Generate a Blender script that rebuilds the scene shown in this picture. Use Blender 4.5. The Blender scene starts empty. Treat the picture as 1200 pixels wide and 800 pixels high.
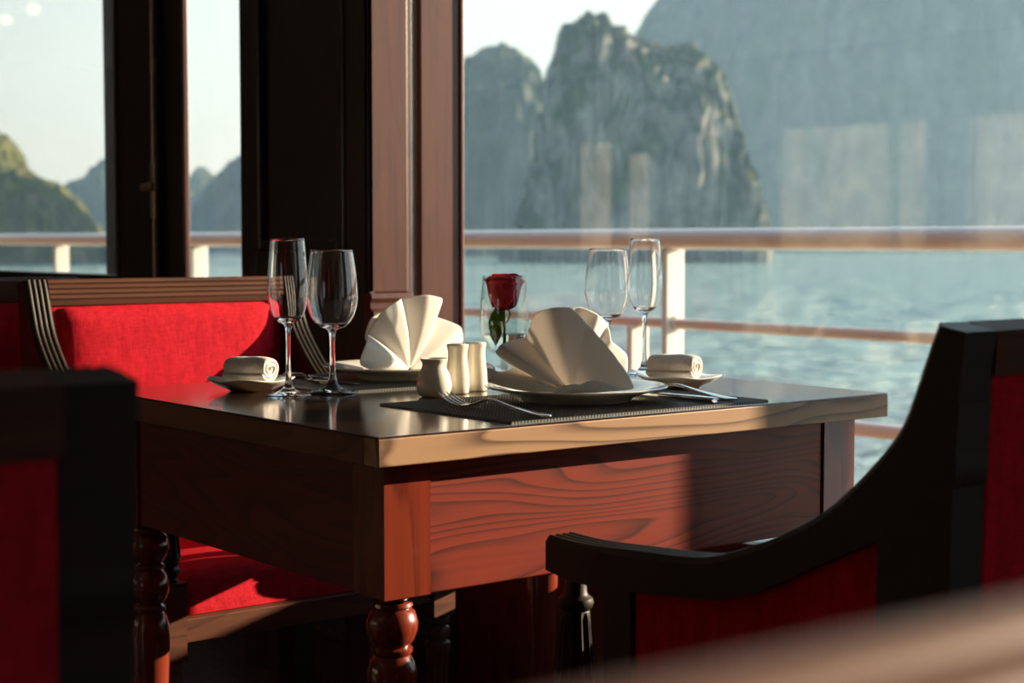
import bpy, bmesh, math, random
from mathutils import Vector, Matrix, noise
PI = math.pi
random.seed(7)
scene = bpy.context.scene
COL = scene.collection

# ------------------------------------------------------------------ camera
YAW, PITCH = math.radians(38.1), math.radians(3.51)
CAM = Vector((-1.016, -1.538, 0.97))
cd = bpy.data.cameras.new('camera')
cd.sensor_width = 36.0
cd.lens = 58.2
cd.clip_start = 0.02
cd.clip_end = 5000
cd.dof.use_dof = True
cd.dof.focus_distance = 2.2
cd.dof.aperture_fstop = 6.3
cam = bpy.data.objects.new('camera', cd)
COL.objects.link(cam)
cam.location = CAM
cam.rotation_euler = (PI/2 - PITCH, 0, -YAW)
scene.camera = cam

# ------------------------------------------------------------------ sky, sun, exposure
EL = math.radians(14.0)
SUN = Vector((0.958*math.cos(EL), -0.286*math.cos(EL), math.sin(EL))).normalized()
w = bpy.data.worlds.new('world'); scene.world = w
w.use_nodes = True
wn = w.node_tree.nodes; wl = w.node_tree.links
wn.clear()
wo = wn.new('ShaderNodeOutputWorld'); wb = wn.new('ShaderNodeBackground')
wt = wn.new('ShaderNodeTexCoord'); ws = wn.new('ShaderNodeSeparateXYZ')
wr = wn.new('ShaderNodeValToRGB')
wl.new(wt.outputs['Generated'], ws.inputs[0]); wl.new(ws.outputs['Z'], wr.inputs[0])
els = wr.color_ramp.elements
els[0].position = 0.0; els[0].color = (0.74, 0.78, 0.77, 1)
els[1].position = 1.0; els[1].color = (0.22, 0.36, 0.55, 1)
e = els.new(0.10); e.color = (0.66, 0.75, 0.78, 1)
e = els.new(0.35); e.color = (0.40, 0.55, 0.68, 1)
# the sky is brighter and whiter on the sun's side
wd = wn.new('ShaderNodeVectorMath'); wd.operation = 'DOT_PRODUCT'
wd.inputs[1].default_value = SUN
wl.new(wt.outputs['Generated'], wd.inputs[0])
wm = wn.new('ShaderNodeMapRange'); wm.inputs['From Min'].default_value = -1.0
wm.inputs['From Max'].default_value = 1.0; wm.inputs['To Min'].default_value = 0.92; wm.inputs['To Max'].default_value = 1.9
wl.new(wd.outputs['Value'], wm.inputs['Value'])
wl.new(wr.outputs[0], wb.inputs['Color']); wl.new(wm.outputs[0], wb.inputs['Strength'])
wl.new(wb.outputs[0], wo.inputs['Surface'])

sd = bpy.data.lights.new('sun', 'SUN')
sd.energy = 17.0; sd.angle = math.radians(0.35); sd.color = (1.0, 0.84, 0.64)
so = bpy.data.objects.new('sun', sd); COL.objects.link(so)
so.rotation_euler = (-SUN).to_track_quat('-Z', 'Y').to_euler()
so.location = (20, -6, 6)
sd.cycles.is_caustics_light = True

vs = scene.view_settings
vs.view_transform = 'Standard'; vs.look = 'None'; vs.gamma = 1.0; vs.use_curve_mapping = False
vs.exposure = 0.1
cy = scene.cycles
cy.use_denoising = True
cy.max_bounces = 14; cy.transmission_bounces = 12; cy.transparent_max_bounces = 24
cy.diffuse_bounces = 4; cy.glossy_bounces = 5; cy.volume_bounces = 0
cy.caustics_reflective = False; cy.caustics_refractive = False
cy.sample_clamp_indirect = 6.0

# ------------------------------------------------------------------ materials
def nmat(name):
    m = bpy.data.materials.new(name); m.use_nodes = True
    nt = m.node_tree
    return m, nt, nt.nodes['Principled BSDF'], nt.nodes['Material Output']

def ramp(nt, stops):
    r = nt.nodes.new('ShaderNodeValToRGB'); el = r.color_ramp.elements
    el[0].position = stops[0][0]; el[0].color = (*stops[0][1], 1)
    el[1].position = stops[-1][0]; el[1].color = (*stops[-1][1], 1)
    for p, c in stops[1:-1]:
        x = el.new(p); x.color = (*c, 1)
    return r

def coords(nt, scale, kind='Object'):
    t = nt.nodes.new('ShaderNodeTexCoord'); mp = nt.nodes.new('ShaderNodeMapping')
    mp.inputs['Scale'].default_value = scale
    nt.links.new(t.outputs[kind], mp.inputs['Vector'])
    return mp

def tex(nt, vec, scale, detail=4, rough=0.6, dist=0.0):
    n = nt.nodes.new('ShaderNodeTexNoise')
    n.inputs['Scale'].default_value = scale; n.inputs['Detail'].default_value = detail
    n.inputs['Roughness'].default_value = rough; n.inputs['Distortion'].default_value = dist
    nt.links.new(vec.outputs[0], n.inputs['Vector'])
    return n

def bump(nt, b, src, strength=0.3, dist=0.002):
    n = nt.nodes.new('ShaderNodeBump'); n.inputs['Strength'].default_value = strength
    n.inputs['Distance'].default_value = dist
    nt.links.new(src, n.inputs['Height']); nt.links.new(n.outputs[0], b.inputs['Normal'])
    return n

def plain(name, col, rough=0.5, metal=0.0, var=0.06, scale=30.0, coat=0.0):
    m, nt, b, o = nmat(name)
    mp = coords(nt, (1, 1, 1)); n = tex(nt, mp, scale)
    lo = tuple(max(0, c*(1-var)) for c in col); hi = tuple(min(1, c*(1+var)) for c in col)
    r = ramp(nt, [(0.3, lo), (0.7, hi)])
    nt.links.new(n.outputs['Fac'], r.inputs[0]); nt.links.new(r.outputs[0], b.inputs['Base Color'])
    b.inputs['Roughness'].default_value = rough; b.inputs['Metallic'].default_value = metal
    b.inputs['Coat Weight'].default_value = coat
    return m

def wood(name, dark, light, axis='X', grain=34.0, rough=0.35, coat=0.3, line=0.5, bumpk=0.15, wave=12.0, spec=0.5):
    """fine pores along one axis, crossed by the growth rings of a flat-sawn board"""
    m, nt, b, o = nmat(name)
    k = {'X': (0.04, 1, 1), 'Y': (1, 0.04, 1), 'Z': (1, 1, 0.04)}[axis]
    n = tex(nt, coords(nt, k), grain*4, 5, 0.65, 0.2)
    k2 = {'X': (0.16, 1, 1), 'Y': (1, 0.16, 1), 'Z': (1, 1, 0.16)}[axis]
    n2 = tex(nt, coords(nt, k2), 7.0, 2, 0.45, 0.15)
    mu = nt.nodes.new('ShaderNodeMath'); mu.operation = 'MULTIPLY'; mu.inputs[1].default_value = wave
    fr = nt.nodes.new('ShaderNodeMath'); fr.operation = 'FRACT'
    nt.links.new(n2.outputs['Fac'], mu.inputs[0]); nt.links.new(mu.outputs[0], fr.inputs[0])
    rg = ramp(nt, [(0.0, (0.0,)*3), (0.10, (0.25,)*3), (0.40, (0.8,)*3), (0.90, (1.0,)*3), (1.0, (0.0,)*3)])
    nt.links.new(fr.outputs[0], rg.inputs[0])
    mx = nt.nodes.new('ShaderNodeMix'); mx.data_type = 'FLOAT'; mx.inputs[0].default_value = line
    nt.links.new(n.outputs['Fac'], mx.inputs[2]); nt.links.new(rg.outputs[0], mx.inputs[3])
    r = ramp(nt, [(0.20, dark), (0.5, tuple((a*0.4+c*0.6) for a, c in zip(dark, light))), (0.80, light)])
    nt.links.new(mx.outputs[0], r.inputs[0]); nt.links.new(r.outputs[0], b.inputs['Base Color'])
    b.inputs['Roughness'].default_value = rough; b.inputs['Specular IOR Level'].default_value = spec
    b.inputs['Coat Weight'].default_value = coat; b.inputs['Coat Roughness'].default_value = 0.12
    bump(nt, b, n.outputs['Fac'], bumpk*0.6, 0.0006)
    return m

def fabric(name, col, dark):
    m, nt, b, o = nmat(name)
    a = coords(nt, (1, 1, 0.12)); n1 = tex(nt, a, 420, 3)
    c = coords(nt, (0.12, 1, 1)); n2 = tex(nt, c, 420, 3)
    d = coords(nt, (1, 1, 0.3)); n3 = tex(nt, d, 60, 4)
    mx = nt.nodes.new('ShaderNodeMath'); mx.operation = 'ADD'
    nt.links.new(n1.outputs['Fac'], mx.inputs[0]); nt.links.new(n2.outputs['Fac'], mx.inputs[1])
    m2 = nt.nodes.new('ShaderNodeMath'); m2.operation = 'ADD'
    nt.links.new(mx.outputs[0], m2.inputs[0]); nt.links.new(n3.outputs['Fac'], m2.inputs[1])
    r = ramp(nt, [(0.0, dark), (1.0, col)])
    mr = nt.nodes.new('ShaderNodeMapRange'); mr.inputs['From Min'].default_value = 1.15; mr.inputs['From Max'].default_value = 1.75
    nt.links.new(m2.outputs[0], mr.inputs['Value']); nt.links.new(mr.outputs[0], r.inputs[0])
    nt.links.new(r.outputs[0], b.inputs['Base Color'])
    b.inputs['Roughness'].default_value = 0.85
    b.inputs['Specular IOR Level'].default_value = 0.08
    bump(nt, b, m2.outputs[0], 0.35, 0.0008)
    return m

def glass(name, col=(1, 1, 1), ior=1.5):
    m, nt, b, o = nmat(name)
    b.inputs['Base Color'].default_value = (*col, 1)
    b.inputs['Transmission Weight'].default_value = 1.0
    b.inputs['Roughness'].default_value = 0.0; b.inputs['IOR'].default_value = ior
    return m

def pane_glass(name, tint=(0.96, 0.985, 0.98), r0=0.043):
    m, nt, b, o = nmat(name)
    nt.nodes.remove(b)
    # Schlick reflectance, the same from both sides of the sheet
    g0 = nt.nodes.new('ShaderNodeNewGeometry'); d0 = nt.nodes.new('ShaderNodeVectorMath'); d0.operation = 'DOT_PRODUCT'
    nt.links.new(g0.outputs['Normal'], d0.inputs[0]); nt.links.new(g0.outputs['Incoming'], d0.inputs[1])
    ab = nt.nodes.new('ShaderNodeMath'); ab.operation = 'ABSOLUTE'; nt.links.new(d0.outputs['Value'], ab.inputs[0])
    om = nt.nodes.new('ShaderNodeMath'); om.operation = 'SUBTRACT'; om.inputs[0].default_value = 1.0; nt.links.new(ab.outputs[0], om.inputs[1])
    pw = nt.nodes.new('ShaderNodeMath'); pw.operation = 'POWER'; pw.inputs[1].default_value = 5.0; nt.links.new(om.outputs[0], pw.inputs[0])
    k = nt.nodes.new('ShaderNodeMath'); k.operation = 'MULTIPLY_ADD'; k.inputs[1].default_value = 1-r0; k.inputs[2].default_value = r0
    nt.links.new(pw.outputs[0], k.inputs[0])
    t = nt.nodes.new('ShaderNodeBsdfTransparent'); t.inputs['Color'].default_value = (*tint, 1)
    g = nt.nodes.new('ShaderNodeBsdfGlossy'); g.inputs['Roughness'].default_value = 0.0
    x = nt.nodes.new('ShaderNodeMixShader')
    nt.links.new(k.outputs[0], x.inputs[0])
    nt.links.new(t.outputs[0], x.inputs[1]); nt.links.new(g.outputs[0], x.inputs[2])
    nt.links.new(x.outputs[0], o.inputs['Surface'])
    return m

M = {}
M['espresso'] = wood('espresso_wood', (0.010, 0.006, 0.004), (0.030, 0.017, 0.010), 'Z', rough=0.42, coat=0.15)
M['chair_wood'] = wood('chair_wood', (0.010, 0.0055, 0.0032), (0.026, 0.014, 0.008), 'X', rough=0.5, coat=0.0, line=0.15, spec=0.28)
M['reed_wood'] = wood('reeded_chair_wood', (0.035, 0.012, 0.006), (0.115, 0.038, 0.017), 'X', rough=0.6, coat=0.0, line=0.15, spec=0.2)
M['rail_wood'] = wood('reddish_chair_wood', (0.040, 0.014, 0.008), (0.150, 0.050, 0.024), 'X', rough=0.45, coat=0.08, line=0.3, spec=0.35)
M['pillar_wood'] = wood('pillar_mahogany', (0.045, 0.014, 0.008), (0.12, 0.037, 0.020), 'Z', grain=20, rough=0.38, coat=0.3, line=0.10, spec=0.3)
M['table_top'] = wood('table_top_varnish', (0.020, 0.011, 0.007), (0.060, 0.032, 0.018), 'X', rough=0.14, coat=1.0, line=0.15, bumpk=0.02)
M['table_top'].node_tree.nodes['Principled BSDF'].inputs['Coat IOR'].default_value = 1.8
M['table_top'].node_tree.nodes['Principled BSDF'].inputs['Coat Roughness'].default_value = 0.13
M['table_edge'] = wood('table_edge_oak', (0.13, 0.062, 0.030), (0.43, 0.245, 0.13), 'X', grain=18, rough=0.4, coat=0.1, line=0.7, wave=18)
M['table_edge_y'] = wood('table_edge_shaded', (0.08, 0.026, 0.015), (0.20, 0.070, 0.040), 'Y', grain=18, rough=0.4, coat=0.15, line=0.3, wave=10)  # edge wood darkened and reddened: shade and red bounce put into the colour
M['table_apron'] = wood('table_apron_mahogany', (0.050, 0.006, 0.003), (0.24, 0.026, 0.010), 'X', grain=26, rough=0.42, coat=0.06, line=0.5, wave=26, spec=0.3)
M['table_apron_y'] = wood('table_mahogany_shaded', (0.045, 0.004, 0.003), (0.16, 0.012, 0.008), 'Y', grain=26, rough=0.38, coat=0.15, line=0.4, wave=26)  # apron wood made darker and redder, the unlit side's shade in its colour
M['table_leg'] = wood('table_leg_mahogany', (0.07, 0.010, 0.004), (0.24, 0.034, 0.014), 'Z', grain=24, rough=0.26, coat=0.6, line=0.3)
M['floor_wood'] = wood('floor_wood', (0.050, 0.024, 0.016), (0.13, 0.062, 0.040), 'Y', rough=0.28, coat=0.8)
M['red'] = fabric('red_upholstery', (0.58, 0.015, 0.029), (0.33, 0.006, 0.012))
M['ceramic'] = plain('white_glazed_ceramic', (0.78, 0.74, 0.66), 0.12, var=0.02, coat=0.5)
M['cream'] = plain('cream_glazed_ceramic', (0.74, 0.68, 0.57), 0.16, var=0.04, coat=0.5)
M['steel'] = plain('polished_steel', (0.62, 0.60, 0.57), 0.14, 1.0, var=0.05)
M['brass'] = plain('worn_brass', (0.50, 0.40, 0.28), 0.35, 0.6, var=0.2)
M['dark_hole'] = plain('plain_dark', (0.02, 0.02, 0.02), 0.6)
M['glass'] = glass('clear_crystal')
M['water_glass'] = glass('flower_water', (0.97, 0.95, 0.82), 1.33)
M['pane'] = pane_glass('window_glass')
M['thin_glass'] = pane_glass('thin_clear_glass', (0.92, 0.945, 0.94), 0.06)
M['white_paint'] = plain('white_marine_paint', (0.80, 0.77, 0.70), 0.35, var=0.03)
M['teak'] = wood('pale_teak_rail', (0.80, 0.60, 0.51), (0.90, 0.72, 0.63), 'Y', rough=0.35, coat=0.4, line=0.2)
M['deck'] = wood('deck_teak', (0.22, 0.16, 0.11), (0.40, 0.30, 0.21), 'Y', rough=0.7, coat=0.0)
M['plaster'] = plain('cream_ceiling_paint', (0.52, 0.49, 0.45), 0.6)
M['wall_wood'] = wood('wall_panel_wood', (0.022, 0.010, 0.007), (0.060, 0.026, 0.016), 'Z', rough=0.4, coat=0.2)
M['petal0'] = plain('crimson_petal', (0.72, 0.010, 0.040), 0.5, var=0.25, scale=60)
M['leaf0'] = plain('rose_leaf_green', (0.10, 0.22, 0.03), 0.4, var=0.3, scale=80)

# linen napkin: a little light comes through the cloth
m, nt, b, o = nmat('white_linen')
mp = coords(nt, (1, 1, 1)); n = tex(nt, mp, 900, 2)
r = ramp(nt, [(0.3, (0.76, 0.72, 0.66)), (0.7, (0.84, 0.80, 0.74))])
nt.links.new(n.outputs['Fac'], r.inputs[0]); nt.links.new(r.outputs[0], b.inputs['Base Color'])
b.inputs['Roughness'].default_value = 0.8
bump(nt, b, n.outputs['Fac'], 0.15, 0.0005)
tr = nt.nodes.new('ShaderNodeBsdfTranslucent'); tr.inputs['Color'].default_value = (0.80, 0.74, 0.68, 1)
mx = nt.nodes.new('ShaderNodeMixShader'); mx.inputs[0].default_value = 0.30
nt.links.new(b.outputs[0], mx.inputs[1]); nt.links.new(tr.outputs[0], mx.inputs[2]); nt.links.new(mx.outputs[0], o.inputs['Surface'])
M['linen'] = m
def leafy(src, col, amt):
    m = M[src]; nt = m.node_tree; b = nt.nodes['Principled BSDF']; o = nt.nodes['Material Output']
    t = nt.nodes.new('ShaderNodeBsdfTranslucent'); t.inputs['Color'].default_value = (*col, 1)
    x = nt.nodes.new('ShaderNodeMixShader'); x.inputs[0].default_value = amt
    nt.links.new(b.outputs[0], x.inputs[1]); nt.links.new(t.outputs[0], x.inputs[2]); nt.links.new(x.outputs[0], o.inputs['Surface'])
    return m
M['petal'] = leafy('petal0', (0.85, 0.02, 0.07), 0.45)
M['leaf'] = leafy('leaf0', (0.28, 0.45, 0.05), 0.45)
# terry towel
m, nt, b, o = nmat('white_terry')
mp = coords(nt, (1, 1, 1)); n = tex(nt, mp, 480, 3)
r = ramp(nt, [(0.3, (0.70, 0.62, 0.58)), (0.7, (0.88, 0.82, 0.77))])
nt.links.new(n.outputs['Fac'], r.inputs[0]); nt.links.new(r.outputs[0], b.inputs['Base Color'])
b.inputs['Roughness'].default_value = 0.95; b.inputs['Sheen Weight'].default_value = 0.3
bump(nt, b, n.outputs['Fac'], 0.9, 0.003)
M['terry'] = m
# woven mat
m, nt, b, o = nmat('woven_charcoal_mat')
mp = coords(nt, (1, 1, 1))
wx = nt.nodes.new('ShaderNodeTexWave'); wx.bands_direction = 'X'; wx.inputs['Scale'].default_value = 62.1
n = nt.nodes.new('ShaderNodeTexWave'); n.bands_direction = 'Y'; n.inputs['Scale'].default_value = 50
nt.links.new(mp.outputs[0], wx.inputs['Vector']); nt.links.new(mp.outputs[0], n.inputs['Vector'])
wm2 = nt.nodes.new('ShaderNodeMix'); wm2.data_type = 'FLOAT'; wm2.inputs[0].default_value = 0.3
nt.links.new(wx.outputs['Fac'], wm2.inputs[2]); nt.links.new(n.outputs['Fac'], wm2.inputs[3])
r = ramp(nt, [(0.25, (0.012, 0.012, 0.012)), (0.8, (0.20, 0.19, 0.17))])
nt.links.new(wm2.outputs[0], r.inputs[0]); nt.links.new(r.outputs[0], b.inputs['Base Color'])
b.inputs['Roughness'].default_value = 0.38
bump(nt, b, n.outputs['Fac'], 0.6, 0.001)
M['mat'] = m
# lamp lens
m, nt, b, o = nmat('warm_lamp_lens')
b.inputs['Emission Color'].default_value = (1.0, 0.72, 0.42, 1); b.inputs['Emission Strength'].default_value = 1.6
M['lamp'] = m
# sea
m, nt, b, o = nmat('sea_water')
mp = coords(nt, (1, 1, 1))
n1 = tex(nt, mp, 0.55, 4, 0.6); n2 = tex(nt, mp, 0.17, 3, 0.5)
ad = nt.nodes.new('ShaderNodeMath'); ad.operation = 'MULTIPLY_ADD'; ad.inputs[1].default_value = 3.0
nt.links.new(n2.outputs['Fac'], ad.inputs[0]); nt.links.new(n1.outputs['Fac'], ad.inputs[2])
b.inputs['Base Color'].default_value = (0.32, 0.46, 0.45, 1)
b.inputs['Roughness'].default_value = 0.12; b.inputs['IOR'].default_value = 1.33
bump(nt, b, ad.outputs[0], 1.0, 1.3)
M['sea'] = m

def rock_mat(name, veg, rock, scale, veg_bias):
    m, nt, b, o = nmat(name)
    mp = coords(nt, (1, 1, 0.35)); n = tex(nt, mp, scale, 7, 0.68, 0.4)
    mp2 = coords(nt, (1, 1, 1)); n2 = tex(nt, mp2, scale*2.5, 5, 0.7)
    g = nt.nodes.new('ShaderNodeNewGeometry'); s = nt.nodes.new('ShaderNodeSeparateXYZ')
    nt.links.new(g.outputs['Normal'], s.inputs[0])
    k = nt.nodes.new('ShaderNodeMath'); k.operation = 'MULTIPLY_ADD'; k.inputs[1].default_value = 0.30
    nt.links.new(s.outputs['Z'], k.inputs[0]); nt.links.new(n.outputs['Fac'], k.inputs[2])
    r = ramp(nt, [(veg_bias, (0, 0, 0)), (veg_bias+0.12, (1, 1, 1))])
    nt.links.new(k.outputs[0], r.inputs[0])
    rv = ramp(nt, [(0.3, tuple(c*0.45 for c in veg)), (0.7, tuple(c*1.4 for c in veg))])
    rr = ramp(nt, [(0.3, tuple(c*0.35 for c in rock)), (0.72, tuple(c*1.3 for c in rock))])
    nt.links.new(n2.outputs['Fac'], rv.inputs[0]); nt.links.new(n2.outputs['Fac'], rr.inputs[0])
    mx = nt.nodes.new('ShaderNodeMix'); mx.data_type = 'RGBA'
    nt.links.new(r.outputs[0], mx.inputs[0]); nt.links.new(rr.outputs[0], mx.inputs[6]); nt.links.new(rv.outputs[0], mx.inputs[7])
    nt.links.new(mx.outputs[2], b.inputs['Base Color'])
    b.inputs['Roughness'].default_value = 0.95; b.inputs['Specular IOR Level'].default_value = 0.1
    bump(nt, b, n2.outputs['Fac'], 0.8, 1.5)
    return m
M['karst'] = rock_mat('karst_limestone', (0.055, 0.075, 0.030), (0.25, 0.25, 0.24), 0.07, 0.50)
M['green_hill'] = rock_mat('scrub_hill', (0.10, 0.11, 0.035), (0.24, 0.20, 0.14), 0.10, 0.42)
M['sunlit_cliff'] = rock_mat('sunlit_limestone', (0.16, 0.17, 0.08), (0.50, 0.45, 0.39), 0.09, 0.54)  # brighter rock: extra sunlight put into the colour for the mirror image
M['far_hill'] = rock_mat('hazed_limestone', (0.055, 0.075, 0.045), (0.12, 0.13, 0.13), 0.035, 0.45)  # flattened tones: part of the distance haze is put into the rock colour

# ------------------------------------------------------------------ mesh builder
class MB:
    def __init__(s): s.v = []; s.f = []; s.mi = []
    def add(s, vs_, fs_, mi=0):
        o_ = len(s.v); s.v += [tuple(p) for p in vs_]
        s.f += [tuple(i+o_ for i in f) for f in fs_]; s.mi += [mi]*len(fs_)
        return s
    def box(s, x0, x1, y0, y1, z0, z1, mi=0):
        return s.add([(x0,y0,z0),(x1,y0,z0),(x1,y1,z0),(x0,y1,z0),(x0,y0,z1),(x1,y0,z1),(x1,y1,z1),(x0,y1,z1)],
              [(0,3,2,1),(4,5,6,7),(0,1,5,4),(1,2,6,5),(2,3,7,6),(3,0,4,7)], mi)
    def prism(s, poly, x0, x1, mi=0):
        """poly of (y,z), extruded along x"""
        n_ = len(poly)
        v = [(x0, y, z) for y, z in poly] + [(x1, y, z) for y, z in poly]
        f = [tuple(range(n_)), tuple(range(2*n_-1, n_-1, -1))]
        f += [(i, i+n_, (i+1) % n_+n_, (i+1) % n_) for i in range(n_)]
        return s.add(v, f, mi)
    def lathe(s, prof, seg=32, cx=0, cy=0, flute=None, mi=0, closed=False):
        """prof: (r,z) list; flute=(z0,z1,count,depth)"""
        v = []; f = []
        for r, z in prof:
            for k in range(seg):
                a = 2*PI*k/seg; rr = r
                if flute and flute[0] < z < flute[1]:
                    rr = r - flute[3]*abs(math.sin(a*flute[2]/2))**0.7*0 - flute[3]*(0.5-0.5*math.cos(a*flute[2]))
                v.append((cx+rr*math.cos(a), cy+rr*math.sin(a), z))
        n_ = len(prof)
        for i in range(n_-1 if not closed else n_):
            j = (i+1) % n_
            for k in range(seg):
                f.append((i*seg+k, i*seg+(k+1) % seg, j*seg+(k+1) % seg, j*seg+k))
        if not closed:
            if prof[0][0] > 1e-6: f.append(tuple(range(seg-1, -1, -1)))
            if prof[-1][0] > 1e-6: f.append(tuple((n_-1)*seg+k for k in range(seg)))
        return s.add(v, f, mi)
    def tube(s, pts, r, seg=10, mi=0):
        pts = [Vector(p) for p in pts]; v = []; f = []
        up = Vector((0, 0, 1))
        for i, p in enumerate(pts):
            t = (pts[min(i+1, len(pts)-1)] - pts[max(i-1, 0)]).normalized()
            a = t.cross(up)
            if a.length < 1e-3: a = t.cross(Vector((1, 0, 0)))
            a.normalize(); b_ = a.cross(t)
            rr = r[i] if isinstance(r, (list, tuple)) else r
            for k in range(seg):
                q = 2*PI*k/seg; v.append(p + a*rr*math.cos(q) + b_*rr*math.sin(q))
        for i in range(len(pts)-1):
            for k in range(seg):
                f.append((i*seg+k, i*seg+(k+1) % seg, (i+1)*seg+(k+1) % seg, (i+1)*seg+k))
        f.append(tuple(range(seg-1, -1, -1))); f.append(tuple((len(pts)-1)*seg+k for k in range(seg)))
        return s.add(v, f, mi)
    def grid(s, fn, nu, nv, mi=0):
        v = [fn(i/nu, j/nv) for i in range(nu+1) for j in range(nv+1)]
        f = [(i*(nv+1)+j, (i+1)*(nv+1)+j, (i+1)*(nv+1)+j+1, i*(nv+1)+j+1) for i in range(nu) for j in range(nv)]
        return s.add(v, f, mi)
    def mesh(s, name, mats, smooth=None, merge=False):
        me = bpy.data.meshes.new(name); me.from_pydata(s.v, [], s.f)
        for q in (mats if isinstance(mats, (list, tuple)) else [mats]): me.materials.append(M[q])
        for p, i in zip(me.polygons, s.mi): p.material_index = i
        bm = bmesh.new(); bm.from_mesh(me)
        if merge: bmesh.ops.remove_doubles(bm, verts=bm.verts, dist=1e-5)
        bmesh.ops.recalc_face_normals(bm, faces=bm.faces)
        bm.to_mesh(me); bm.free()
        if smooth is not None:
            for p in me.polygons: p.use_smooth = True
            if smooth < 179: me.set_sharp_from_angle(angle=math.radians(smooth))
        me.update()
        return me
    def build(s, name, mats, parent=None, smooth=None, bevel=0.0, sub=0, solid=0.0, loc=None, merge=False):
        o_ = bpy.data.objects.new(name, s.mesh(name, mats, smooth, merge)); COL.objects.link(o_)
        if parent is not None: o_.parent = parent
        if loc: o_.location = loc
        if solid:
            q = o_.modifiers.new('thickness', 'SOLIDIFY'); q.thickness = solid; q.offset = 0
        if sub:
            q = o_.modifiers.new('smooth', 'SUBSURF'); q.levels = sub; q.render_levels = sub
        if bevel:
            q = o_.modifiers.new('bevel', 'BEVEL'); q.width = bevel; q.segments = 2; q.limit_method = 'ANGLE'
            q.angle_limit = math.radians(40)
        return o_

def tag(o_, label=None, cat=None, group=None, kind=None):
    if label: o_['label'] = label
    if cat: o_['category'] = cat
    if group: o_['group'] = group
    if kind: o_['kind'] = kind
    return o_
def empty(name, loc=(0, 0, 0), rz=0.0):
    o_ = bpy.data.objects.new(name, None); COL.objects.link(o_); o_.empty_display_size = 0.1
    o_.location = loc; o_.rotation_euler = (0, 0, rz)
    return o_
def copy_tree(o_, parent=None):
    c = o_.copy(); COL.objects.link(c); c.parent = parent
    for ch in list(o_.children): copy_tree(ch, c)
    return c
def put(o_, loc, rz=0.0):
    o_.location = loc; o_.rotation_euler = (0, 0, rz); return o_
def struct(o_, label, cat): return tag(o_, label, cat, kind='structure')

# ------------------------------------------------------------------ room shell
RX0, RX1, RY0, RY1, RH = -7.0, 0.93, -4.5, 12.0, 2.45
fl = MB().box(RX0-0.1, RX1+0.22, RY0-0.1, RY1+0.1, -0.12, -0.022).build('floor', 'dark_hole')
struct(fl, 'dark wooden plank floor of the dining room', 'floor')
pm = MB().box(-0.0495, 0.0495, 0, RY1-RY0, -0.022, 0.0).mesh('plank', 'floor_wood')
for i in range(79):
    p = bpy.data.objects.new('plank', pm); COL.objects.link(p); p.parent = fl
    p.location = (RX0+0.05+i*0.1006, RY0, random.uniform(-0.0012, 0.0))
ce = MB().box(RX0-0.1, RX1+0.22, RY0-0.1, RY1+0.1, RH, RH+0.1).build('ceiling', 'plaster')
struct(ce, 'cream painted ceiling above the dining room', 'ceiling')
def wall_with_openings(name, axis, pos, thick, a0, a1, ops, mat='wall_wood'):
    """ops: (a0,a1,z0,z1) openings along the wall"""
    mb = MB(); cur = a0
    def bx(p, q, z0, z1):
        if q-p < 1e-4 or z1-z0 < 1e-4: return
        if axis == 'X': mb.box(pos, pos+thick, p, q, z0, z1)
        else: mb.box(p, q, pos, pos+thick, z0, z1)
    for (p, q, z0, z1) in sorted(ops):
        bx(cur, p, 0, RH); bx(p, q, 0, z0); bx(p, q, z1, RH); cur = q
    bx(cur, a1, 0, RH)
    return mb.build(name, mat)
# the window side: openings before, at and after the table
WT = 2.15
wr_ = wall_with_openings('wall_right', 'X', 1.06, 0.10, RY0, RY1,
     [(-4.3, -3.0, 0.42, WT), (-2.6, -1.45, 0.42, WT), (-0.62, 1.43, 0.42, WT), (1.70, 2.73, 0.42, WT), (3.05, 4.95, 0.83, WT), (5.4, 7.0, 0.83, WT)])
struct(wr_, 'dark wood wall with tall windows on the sea side', 'wall')
ow = [(4.35, 5.89, 0.85, 1.88), (6.16, 7.69, 0.85, 1.88), (9.13, 9.51, 0.85, 1.76), (9.63, 10.19, 0.85, 1.88), (2.5, 4.05, 0.85, 1.88), (-3.2, -1.7, 0.85, 1.88)]
wl_ = wall_with_openings('wall_left', 'X', RX0-0.12, 0.12, RY0, RY1, ow)
struct(wl_, 'far dark wood wall with windows, mirrored in the glass', 'wall')
struct(MB().box(RX0-0.1, RX1+0.19, RY1, RY1+0.1, 0, RH).build('wall_back', 'wall_wood'), 'dark wood end wall of the dining room', 'wall')
struct(MB().box(RX0-0.1, RX1+0.19, RY0-0.1, RY0, 0, RH).build('wall_front', 'wall_wood'), 'dark wood wall behind the camera', 'wall')

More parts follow.
